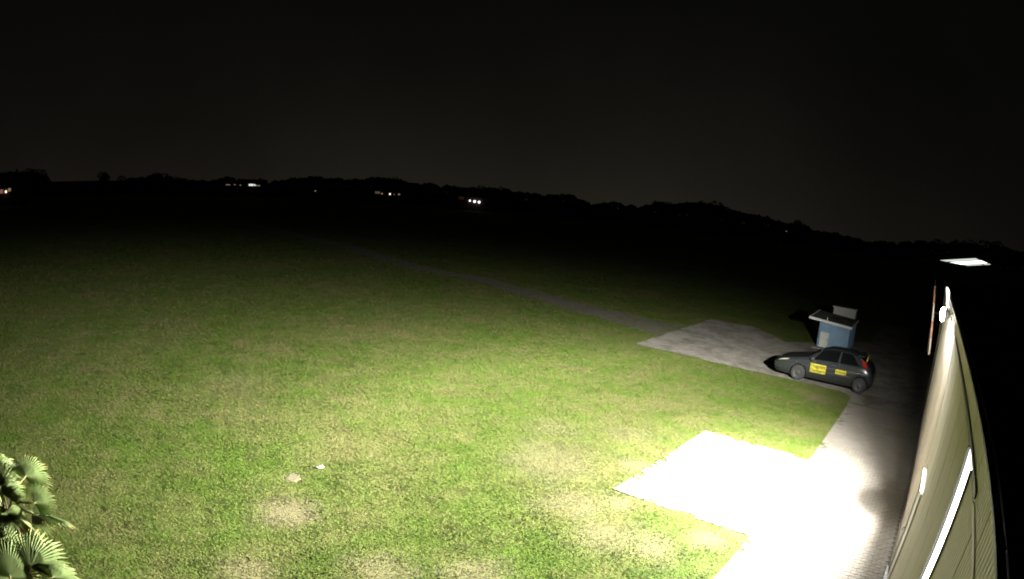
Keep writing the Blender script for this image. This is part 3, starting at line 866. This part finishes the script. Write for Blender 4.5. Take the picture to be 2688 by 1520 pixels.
def fan_leaf(parent, crown, hub, tip, rnd, spread=112, roll=0.0, cup=.10, dead=False):
    crown, hub, tip = Vector(crown), Vector(hub), Vector(tip)
    ax = (tip - hub); L = ax.length; ax.normalize()
    nv = Vector((0, 0, 1)) - ax * ax.z
    if nv.length < .2: nv = Vector((.7, 0, .7)) - ax * ax.dot(Vector((.7, 0, .7)))
    nv.normalize(); nv = Matrix.Rotation(roll, 3, ax) @ nv
    sd = ax.cross(nv)
    S = 38
    v, f, rad = [], [], []
    def pt(phi, r, dz): 
        dro = -cup * r * r / L * (.6 + .8 * abs(math.sin(phi))) * (1 if not dead else 2.5)
        return hub + (ax * math.cos(phi) + sd * math.sin(phi)) * r + nv * (dz + dro) + Vector((0, 0, -.10 * r * r / L * (2.0 if dead else 1.0)))
    dphi = math.radians(2 * spread) / S
    for k in range(S):
        ph = -math.radians(spread) + (k + .5) * dphi
        Lk = L * (1.0 - .28 * (abs(ph) / math.radians(spread)) ** 2) * rnd.uniform(.92, 1.06)
        o_ = len(v)
        split = .42
        w = dphi * .5
        tw = rnd.gauss(0, .02)
        fold = .030 * (L / .5)
        for (r_, a_, z_) in ((.03 * L, 0, .004), (.03 * L, -w, 0), (.03 * L, w, 0), (split * Lk, 0, fold), (split * Lk, -w * .98, -fold * .3), (split * Lk, w * .98, -fold * .3),
                             (.78 * Lk, tw * .5, fold * .8), (.78 * Lk, tw * .5 - w * .5, 0), (.78 * Lk, tw * .5 + w * .5, 0), (Lk, tw + rnd.gauss(0, .015), -.01 - rnd.random() * .05 * L)):
            v.append(pt(ph + a_, r_, z_)); rad.append(r_ / L)
        f += [(o_, o_ + 3, o_ + 4, o_ + 1), (o_, o_ + 2, o_ + 5, o_ + 3), (o_ + 3, o_ + 6, o_ + 7, o_ + 4), (o_ + 3, o_ + 5, o_ + 8, o_ + 6), (o_ + 6, o_ + 9, o_ + 7), (o_ + 6, o_ + 8, o_ + 9)]
    me = bpy.data.meshes.new('frond'); me.from_pydata([tuple(q) for q in v], [], f)
    a = me.attributes.new('radial', 'FLOAT', 'POINT'); a.data.foreach_set('value', rad if not dead else [.98] * len(rad))
    fr_ = PX(obj('frond', me, M_frond), parent)
    mid = crown.lerp(hub, .55) + Vector((0, 0, .10 * (hub - crown).length + .02))
    s_ = MB().tube([crown.lerp(hub, .04), mid, hub - ax * .01, hub + ax * .05 * L / .5], [.016, .011, .009, .004], 7).build('petiole', M_petiole, smooth=True)
    PX(s_, parent); s_.parent = fr_; s_.matrix_parent_inverse = Matrix.Identity(4)
def palm(base, crown, leaves, seed, extra, label, leafr):
    rnd = random.Random(seed)
    root = empty('fan_palm', base); tag(root, label, 'palm', 'fan palms at the corner of the lawn')
    b, c = Vector(base), Vector(crown)
    pts = [b.lerp(c, t) for t in np.linspace(0, 1, 12)]
    PX(MB().tube(pts, [.14 + .02 * math.sin(i * 2.1) - .003 * i for i in range(12)], 12).build('trunk', M_fibre), root)
    for k in range(46):                                # old leaf bases
        t = rnd.uniform(.35, 1); a = rnd.uniform(0, 6.28); p0 = b.lerp(c, t)
        d = Vector((math.cos(a), math.sin(a), .0))
        PX(MB().tube([p0 + d * .08, p0 + d * .15 + Vector((0, 0, .05)), p0 + d * .19 + Vector((0, 0, .13))], [.025, .018, .006], 5).build('leaf_base', M_fibre), root)
    for L in leaves: fan_leaf(root, crown, *L[:2], rnd, **L[2])
    for k in range(extra):
        a = k * 2.399 + rnd.random() * .5; e = math.radians(rnd.uniform(-25, 70)); 
        d = Vector((math.cos(a) * math.cos(e), math.sin(a) * math.cos(e), math.sin(e)))
        if d.y > .05 or d.x > -.05: continue           # the sides seen in the picture carry the leaves placed above
        h = c + d * rnd.uniform(.45, .7); t2 = h + (d + Vector((0, 0, -.25))).normalized() * leafr * rnd.uniform(.85, 1.1)
        fan_leaf(root, crown, h, t2, rnd, 108)
    for k in range(7):                                 # hanging dead leaves under the crown
        a = rnd.uniform(0, 6.28); d = Vector((math.cos(a), math.sin(a), -.7)).normalized()
        h = c + d * .38
        fan_leaf(root, crown, h, h + (d + Vector((0, 0, -1.0))).normalized() * leafr * .8, rnd, 70, dead=True)
    return root
palm((-5.85, -.45, 0), (-5.921, -.368, 2.50), [
    ((-6.095, .023, 2.829), (-6.307, .299, 2.948), dict(roll=.5)), ((-5.886, -.338, 2.764), (-6.195, -.236, 2.935), dict(roll=.1)),
    ((-5.614, .05, 2.764), (-5.678, .338, 2.797), dict(roll=.8, spread=85)), ((-5.486, .033, 2.700), (-5.437, .46, 2.62), dict(roll=-.5, spread=70)),
    ((-5.626, -.326, 2.697), (-5.387, -.221, 2.62), dict(roll=.2)), ((-6.219, -.447, 2.776), (-6.513, -.214, 2.911), dict(roll=-.2)),
    ((-5.75, -.02, 2.60), (-5.66, .26, 2.46), dict(roll=.9, spread=80)), ((-5.70, -.60, 2.62), (-5.42, -.75, 2.58), dict()), ((-5.9, -.35, 2.85), (-6.0, -.30, 3.2), dict(spread=70))],
    3, 22, 'fan palm at the lawn corner, the farther one with a drooping yellow tipped leaf', .42)
palm((-4.85, -.62, 0), (-4.93, -.50, 2.12), [
    ((-4.922, -.235, 2.485), (-5.398, -.093, 2.72), dict(roll=.0)), ((-4.738, -.018, 2.473), (-4.839, .301, 2.457), dict(roll=.3)),
    ((-4.873, -.513, 2.444), (-5.308, -.412, 2.70), dict(roll=.1)), ((-4.541, -.413, 2.45), (-4.20, -.30, 2.42), dict()),
    ((-5.264, -.742, 2.539), (-5.50, -.80, 2.70), dict()), ((-5.10, -.12, 2.30), (-5.22, .22, 2.20), dict(roll=.6)), ((-4.75, -.80, 2.4), (-4.6, -1.2, 2.4), dict())],
    9, 16, 'fan palm in the bottom left picture corner, the nearer one with a broad pale fan', .5)

# ------------------------------------------------------------------ far trees
M_leaf = mat('tree_foliage', (.035, .045, .018), .9, var=.3, scale=.3)
M_bark = mat('tree_bark', (.05, .04, .03), .95, var=.2, scale=4)
def crown_mesh(seed, n=2200, rx=1.0, rz=1.0, lobes=9, leaf=.07):
    r_ = np.random.default_rng(seed)
    cen = r_.normal(0, .42, (lobes, 3)) * (rx, rx, .7 * rz); cen[:, 2] += .1
    rad = r_.uniform(.28, .50, lobes)
    which = r_.integers(0, lobes, n)
    d = r_.normal(0, 1, (n, 3)); d /= np.linalg.norm(d, axis=1)[:, None]
    p = cen[which] + d * (rad[which] * r_.uniform(.55, 1.08, n) ** .5)[:, None]
    a = r_.normal(0, 1, (n, 3)); a /= np.linalg.norm(a, axis=1)[:, None]
    b = np.cross(a, r_.normal(0, 1, (n, 3))); b /= np.linalg.norm(b, axis=1)[:, None]
    s = leaf * r_.uniform(.5, 1.3, n)[:, None]
    v = np.stack([p - a * s, p + b * s * .6, p + a * s, p - b * s * .6], 1).reshape(-1, 3)
    me = bpy.data.meshes.new('crown'); me.from_pydata(v.tolist(), [], [(4 * i, 4 * i + 1, 4 * i + 2, 4 * i + 3) for i in range(n)])
    me.materials.append(M_leaf)
    return me
crowns = [crown_mesh(s, rx=q[0], rz=q[1], lobes=q[2]) for s, q in enumerate([(1, 1, 10), (1.2, .8, 12), (.8, 1.2, 8), (1.0, .9, 11), (.6, 1.5, 7)])]
trunk_me = MB().tube([(0, 0, 0), (.02, 0, .3), (-.02, .01, .62)], [.045, .035, .02], 7)
for k in range(5):
    a = k * 1.26; trunk_me.tube([(0, 0, .3 + .05 * k), (.14 * math.cos(a), .14 * math.sin(a), .5 + .05 * k), (.25 * math.cos(a), .25 * math.sin(a), .68 + .05 * k)], [.02, .013, .006], 5)
trunk_me = trunk_me.mesh('trunk'); trunk_me.materials.append(M_bark)
def polar(azd, R): a = math.radians(azd); return (R * math.sin(a), R * math.cos(a))
def tree(azd, R, top_el, width, kind, label, group=None):
    x, y = polar(azd, R); Hh = CAM_Z + R * math.tan(math.radians(top_el))
    root = empty('tree', (x, y, 0), random.uniform(0, 6.28)); tag(root, label, 'tree', group)
    t = bpy.data.objects.new('trunk', trunk_me); C.objects.link(t); t.parent = root; t.scale = (Hh * .9, Hh * .9, Hh)
    c = bpy.data.objects.new('crown', crowns[kind]); C.objects.link(c); c.parent = root
    c.location = (0, 0, Hh * .60); c.scale = (width / 2, width / 2, Hh * .42)
    return root
G = 'trees standing out of the distant skyline'
tree(-86.6, 210, 1.25, 17, 0, 'broad dark tree at the left end of the skyline', G)
tree(-88.9, 214, .75, 12, 3, 'dark tree at the left picture edge beside the warm house light', G)
tree(-78.6, 215, .30, 8, 4, 'slim dark tree, first notch right of the broad left skyline tree', G)
tree(-75.9, 220, .20, 8, 2, 'small dark tree just left of the round skyline tree on the left', G)
tree(-73.4, 220, .72, 11, 0, 'round dark tree standing out between left edge and bright farm window', G)
tree(-70.6, 224, .30, 9, 1, 'low dark tree to the right of the round left skyline tree', G)
tree(-51.9, 230, 1.15, 14, 1, 'dark domed tree above the row of dim warm windows', G)
tree(-42.6, 235, .80, 7, 2, 'small pointed dark tree above the three white lamps', G)
tree(-41.0, 235, .78, 8, 3, 'dark bushy tree just right of the three white lamps', G)
tree(-36.4, 235, .78, 9, 0, 'small round dark tree standing alone right of the three white lamps', G)
tree(-25.8, 220, 1.22, 14, 0, 'left dark dome of the broad tree clump right of centre', G)
tree(-23.6, 216, 1.62, 15, 1, 'tallest middle dome of the broad dark tree clump right of centre', G)
tree(-21.2, 220, 1.42, 14, 3, 'right dark dome of the broad tree clump right of centre', G)
tree(-17.9, 225, .72, 7, 2, 'small dark tree just right of the broad clump', G)
tree(-13.6, 225, .50, 7, 4, 'thin dark tree between the broad clump and the roof window', G)
tree(3.9, 190, 1.9, 16, 1, 'dark tree rising above the lit roof window at right', G)
tree(6.8, 190, 2.3, 15, 0, 'dark tree at the right picture edge beyond the hangars', G)
# the continuous wood behind them
prof = np.array([(-100, .2), (-89.9, .15), (-86, .3), (-83.4, -.35), (-77.4, -.25), (-73, .1), (-69.9, -.05), (-64, .0), (-59.2, .3), (-52, .55), (-46.9, .4), (-42.4, .5), (-38.1, .4),
                 (-31.1, .2), (-27, .5), (-23, 1.2), (-20, 1.0), (-17, .55), (-11.5, .05), (-5.9, -.0), (-1.3, .4), (3.8, 1.2), (12, 1.8)])
nw = 70000
az_ = rng.uniform(-97, 12, nw); Rw = rng.uniform(236, 275, nw)
top = np.interp(az_, prof[:, 0], prof[:, 1]) + np.interp(az_, np.arange(-100, 16, 2.1), rng.normal(0, .13, 56)) + np.interp(az_, np.arange(-100, 16, .55), rng.normal(0, .09, 211)) + np.interp(az_, np.arange(-100, 16, .21), rng.normal(0, .05, 553))
topz = CAM_Z + 250 * np.tan(np.radians(top))
zz = topz * (1 - rng.random(nw) ** 1.6)
pw = np.stack([Rw * np.sin(np.radians(az_)), Rw * np.cos(np.radians(az_)), zz], 1)
a = rng.normal(0, 1, (nw, 3)); a /= np.linalg.norm(a, axis=1)[:, None]
b = np.cross(a, rng.normal(0, 1, (nw, 3))); b /= np.linalg.norm(b, axis=1)[:, None]
s = rng.uniform(.3, .8, nw)[:, None]
vw = np.stack([pw - a * s, pw + b * s * .7, pw + a * s, pw - b * s * .7], 1).reshape(-1, 3)
me = bpy.data.meshes.new('distant_wood'); me.from_pydata(vw.tolist(), [], [(4 * i, 4 * i + 1, 4 * i + 2, 4 * i + 3) for i in range(nw)])
tag(obj('distant_wood', me, M_leaf), 'continuous belt of dark woodland along the horizon', 'wood', kind='stuff')

# ------------------------------------------------------------------ lit houses far across the field
M_brick = mat('dark_brick', (.07, .04, .032), .9, var=.2, scale=3)
M_tile = mat('roof_tile', (.07, .045, .035), .85, var=.2, scale=3)
E_warm = emit('warm_window', (1.0, .55, .28), 1.3)
E_dim = emit('dim_window', (1.0, .72, .45), .20)
E_cool = emit('bright_window', (.93, 1.0, .95), .9)
E_lamp = emit('cold_yard_lamp', (.9, .95, 1.0), 2.2)
E_wlamp = emit('warm_yard_lamp', (1.0, .85, .65), 2.0)
def house(azd, R, w, d, h, rh, label, wins, name='farm_house', cat_='house', lamps=()):
    x, y = polar(azd, R)
    root = empty(name, (x, y, 0), math.radians(-azd)); tag(root, label, cat_)       # local -y faces the airfield
    def ch(m, nm, mt, par=root): o = m.build(nm, mt); o.parent = par; return o
    wl = ch(MB().box(-w / 2, w / 2, 0, d, 0, h), 'wall', M_brick)
    rf = ch(MB().prism([(-.5, h - .1), (d + .5, h - .1), (d / 2, h + rh)], 0, -w / 2 - .4, w / 2 + .4), 'roof', M_tile)
    ch(MB().box(w * .2, w * .2 + .7, d * .3, d * .3 + .6, h + rh * .3, h + rh + .6), 'chimney', M_brick, rf)
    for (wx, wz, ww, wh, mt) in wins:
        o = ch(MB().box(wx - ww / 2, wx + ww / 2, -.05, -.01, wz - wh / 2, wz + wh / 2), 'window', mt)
        f_ = ch(MB().box(wx - ww / 2 - .08, wx + ww / 2 + .08, -.10, -.0, wz + wh / 2, wz + wh / 2 + .08), 'window_lintel', M_tile, o)
    for (lx, lz, r_, mt) in lamps:
        b_ = bmesh.new(); bmesh.ops.create_icosphere(b_, subdivisions=2, radius=r_)
        lm = bpy.data.meshes.new('wall_lamp'); b_.to_mesh(lm); b_.free()
        o = obj('wall_lamp', lm, mt, root); o.location = (lx, -.4, lz)
        k = MB().box(lx - .05, lx + .05, -.35, 0, lz + r_ * .6, lz + r_ * .6 + .1).build('lamp_arm', M_rail); k.parent = root
    return root
house(-89.2, 150, 14, 9, 4.2, 3.5, 'house with a warm lit window and painted wall glow at the far left edge', [(-1.5, 4.0 - .6, 1.8, .9, emit('painted_wall_glow', (1.0, .45, .28), .18)), (1.3, 3.7, .8, .7, emit('faint_warm', (1., .6, .4), .2))], lamps=[(.25, 3.3, .30, E_wlamp)])  # first window entry is a glowing patch imitating lamplight on the wall
house(-66.1, 215, 13, 10, 4.4, 1.2, 'low building with a thin lit strip left of the brightest farm window', [(-.8, 4.0, 1.5, .28, E_dim), (1.6, 4.1, .6, .25, E_dim), (3.6, 4.0, .5, .3, E_dim)])
house(-63.9, 215, 9, 9, 4.9, 1.2, 'farm building with the brightest window on the left horizon', [(-.9, 4.2, 1.7, .65, E_cool), (1.3, 4.05, 2.0, .3, E_dim)], lamps=[(.4, 4.2, .3, E_cool)])
house(-58.2, 222, 8, 8, 4.5, 3, 'dark cottage with one tiny lit window right of the brightest farm window', [(.3, 3.0, .45, .45, E_dim)])
house(-51.3, 220, 20, 10, 4.6, 3.4, 'long house with a row of dim warm windows under the domed tree', [(-4.2, 3.7, 1.8, .8, emit('faint_window', (1.0, .7, .45), .07)), (-2.6, 3.4, .6, .5, E_dim), (.2, 3.45, .5, .5, E_wlamp), (1.7, 3.4, .6, .4, emit('faint_window', (1, .7, .45), .07)), (3.4, 3.55, .6, .6, E_dim)])
house(-43.4, 205, 14, 10, 4.6, 3, 'barn with three cold white lamps in a row', [(-4.6, 4.0, 1.8, .9, emit('painted_red_wall_glow', (1.0, .4, .2), .012))], name='barn', cat_='barn', lamps=[(-1.75, 3.35, .30, E_lamp), (-.2, 3.2, .42, E_lamp), (1.3, 3.12, .42, E_lamp)])  # the window entry is a glowing patch imitating reddish light on the wall
lp = empty('lamp_post', (*polar(-14.75, 200), 0)); tag(lp, 'tiny distant lamp post in the dark right of the tree clump', 'lamp post')
o = MB().tube([(0, 0, 0), (0, 0, 4.4), (.5, 0, 4.6)], .06).build('post', M_rail); o.parent = lp
o = MB().box(.3, .8, -.12, .12, 4.40, 4.52).build('lamp_head', emit('faint_lamp', (.8, 1, .8), .22)); o.parent = lp

# ------------------------------------------------------------------ small things on the lawn
tag(MB().prism([(-9.98, 6.33), (-9.90, 6.36), (-9.87, 6.45), (-9.91, 6.52), (-9.95, 6.49), (-9.99, 6.53)], 2, .02, .035).build('paper_scrap', mat('dirty_paper', (.28, .27, .22), .8, var=.15, scale=20)), 'small white scrap lying on the lawn', 'scrap')
hm = bpy.data.meshes.new('molehill'); b_ = bmesh.new(); bmesh.ops.create_icosphere(b_, subdivisions=4, radius=1)
for v in b_.verts:
    k = 1 + .12 * math.sin(v.co.x * 5) * math.sin(v.co.y * 4 + 1)
    v.co = Vector((v.co.x * .17 * k, v.co.y * .17 * k, max(v.co.z, -.2) * .014 * k))
b_.to_mesh(hm); b_.free()
o = obj('molehill', hm, mat('dry_soil', (.15, .135, .07), .98, var=.2, scale=30, bump=.3)); o.location = (-9.82, 5.69, 0)
o.data.polygons.foreach_set('use_smooth', [True] * len(o.data.polygons))
tag(o, 'small mound of dry soil beside the bare patch on the lawn', 'molehill')

# ------------------------------------------------------------------ grass
def view_np(x, y):
    D = np.stack([x, y, np.full_like(x, -CAM_Z)], 1); D /= np.linalg.norm(D, axis=1)[:, None]
    X, Y, Z = D @ np.array(_rc), D @ np.array(_uc), D @ np.array(_fw)
    th = np.arctan2(np.hypot(X, Y), Z); rr = np.linspace(0, 24, 600)
    q = -(K[0] * rr + K[1] * rr**2 + K[2] * rr**3 + K[3] * rr**4)
    r_ = np.interp(th, q, rr); h = np.hypot(X, Y) + 1e-9
    return r_ * X / h / 18, r_ * Y / h / 18
NB = 900000
R = 6.2 * (125 / 6.2) ** (rng.random(NB * 2) ** 1.35)
A = rng.uniform(math.radians(-105), math.radians(10), NB * 2)
gx, gy = R * np.sin(A), R * np.cos(A)
u_, v_ = view_np(gx, gy)
ok = (np.abs(u_) < 1.06) & (v_ > -.62)
def in_poly(x, y, poly):
    c = np.zeros(len(x), bool)
    for i in range(len(poly)):
        (x0, y0), (x1, y1) = poly[i], poly[(i + 1) % len(poly)]
        if y0 == y1: continue
        c ^= ((y0 > y) != (y1 > y)) & (x < (x1 - x0) * (y - y0) / (y1 - y0) + x0)
    return c
j1, j2 = rng.normal(0, .09, (2, len(gx)))
j1 += .07 * np.sin(gy * 3.1) * np.sin(gy * 7.7 + 1); j2 += .08 * np.sin(gx * 2.7) * np.sin(gx * 6.3 + 2)
inp = in_poly(gx + j1 - .12, gy + j2 * 1.3, near_poly) | in_poly(gx + j1 * 2.2, gy + j2 * 2.2, apron_poly) & (rng.random(len(gx)) < .985)
j3, j4 = rng.normal(0, .40, (2, len(gx)))
inp |= in_poly(gx + j3, gy + j4, track_poly) & (rng.random(len(gx)) < .36 + .30 * np.sin(gx * .55) * np.sin(gy * 1.3 + gx * .2))
inp |= (gx > STRIP_L) & (gy < PAD_Y0) | (gx > .5) & (gy < 60)
ok &= ~inp
for (bx_, by_, br_, ba_) in BARE:
    dd = np.hypot(gx - bx_, gy - by_)
    ok &= ~((dd < br_ * rng.uniform(.3, 1.1, len(gx))) & (rng.random(len(gx)) < ba_ * .95))
idx = np.nonzero(ok)[0][:NB]
gx, gy, R = gx[idx], gy[idx], R[idx]
n = len(gx)
# clumpiness
cl_ = (np.sin(gx * 2.1 + np.sin(gy * 1.7)) * np.sin(gy * 2.6 + np.sin(gx * 1.3)) + np.sin(gx * 7.3 + gy * 3) * np.sin(gy * 6.1 - gx * 2)) * .5
hgt = (.011 + .020 * rng.random(n) ** 2) * (1 + .4 * cl_) * (1 + R / 60)
wid = .0038 * (1 + R / 6) * rng.uniform(.7, 1.4, n)
an = rng.uniform(0, 2 * math.pi, n); le = rng.normal(0, .032, (n, 2)) * (1 + R / 30)[:, None]
px, py = np.cos(an) * wid, np.sin(an) * wid
bv_ = np.stack([np.stack([gx - px, gy - py, np.full(n, -.004)], 1), np.stack([gx + px, gy + py, np.full(n, -.004)], 1),
                np.stack([gx + le[:, 0], gy + le[:, 1], hgt], 1)], 1).reshape(-1, 3)
me = bpy.data.meshes.new('grass_blades')
me.vertices.add(3 * n); me.vertices.foreach_set('co', bv_.ravel())
me.loops.add(3 * n); me.loops.foreach_set('vertex_index', np.arange(3 * n, dtype=np.int32))
me.polygons.add(n); me.polygons.foreach_set('loop_start', np.arange(0, 3 * n, 3, dtype=np.int32))
me.update(calc_edges=True)
at = me.attributes.new('shade', 'FLOAT', 'POINT')
at.data.foreach_set('value', np.repeat(np.clip(rng.normal(.5, .28, n) + .12 * cl_, 0, 1), 3))
tag(obj('grass', me, M_blade), 'short mown grass of the airfield lawn', 'grass', kind='stuff')
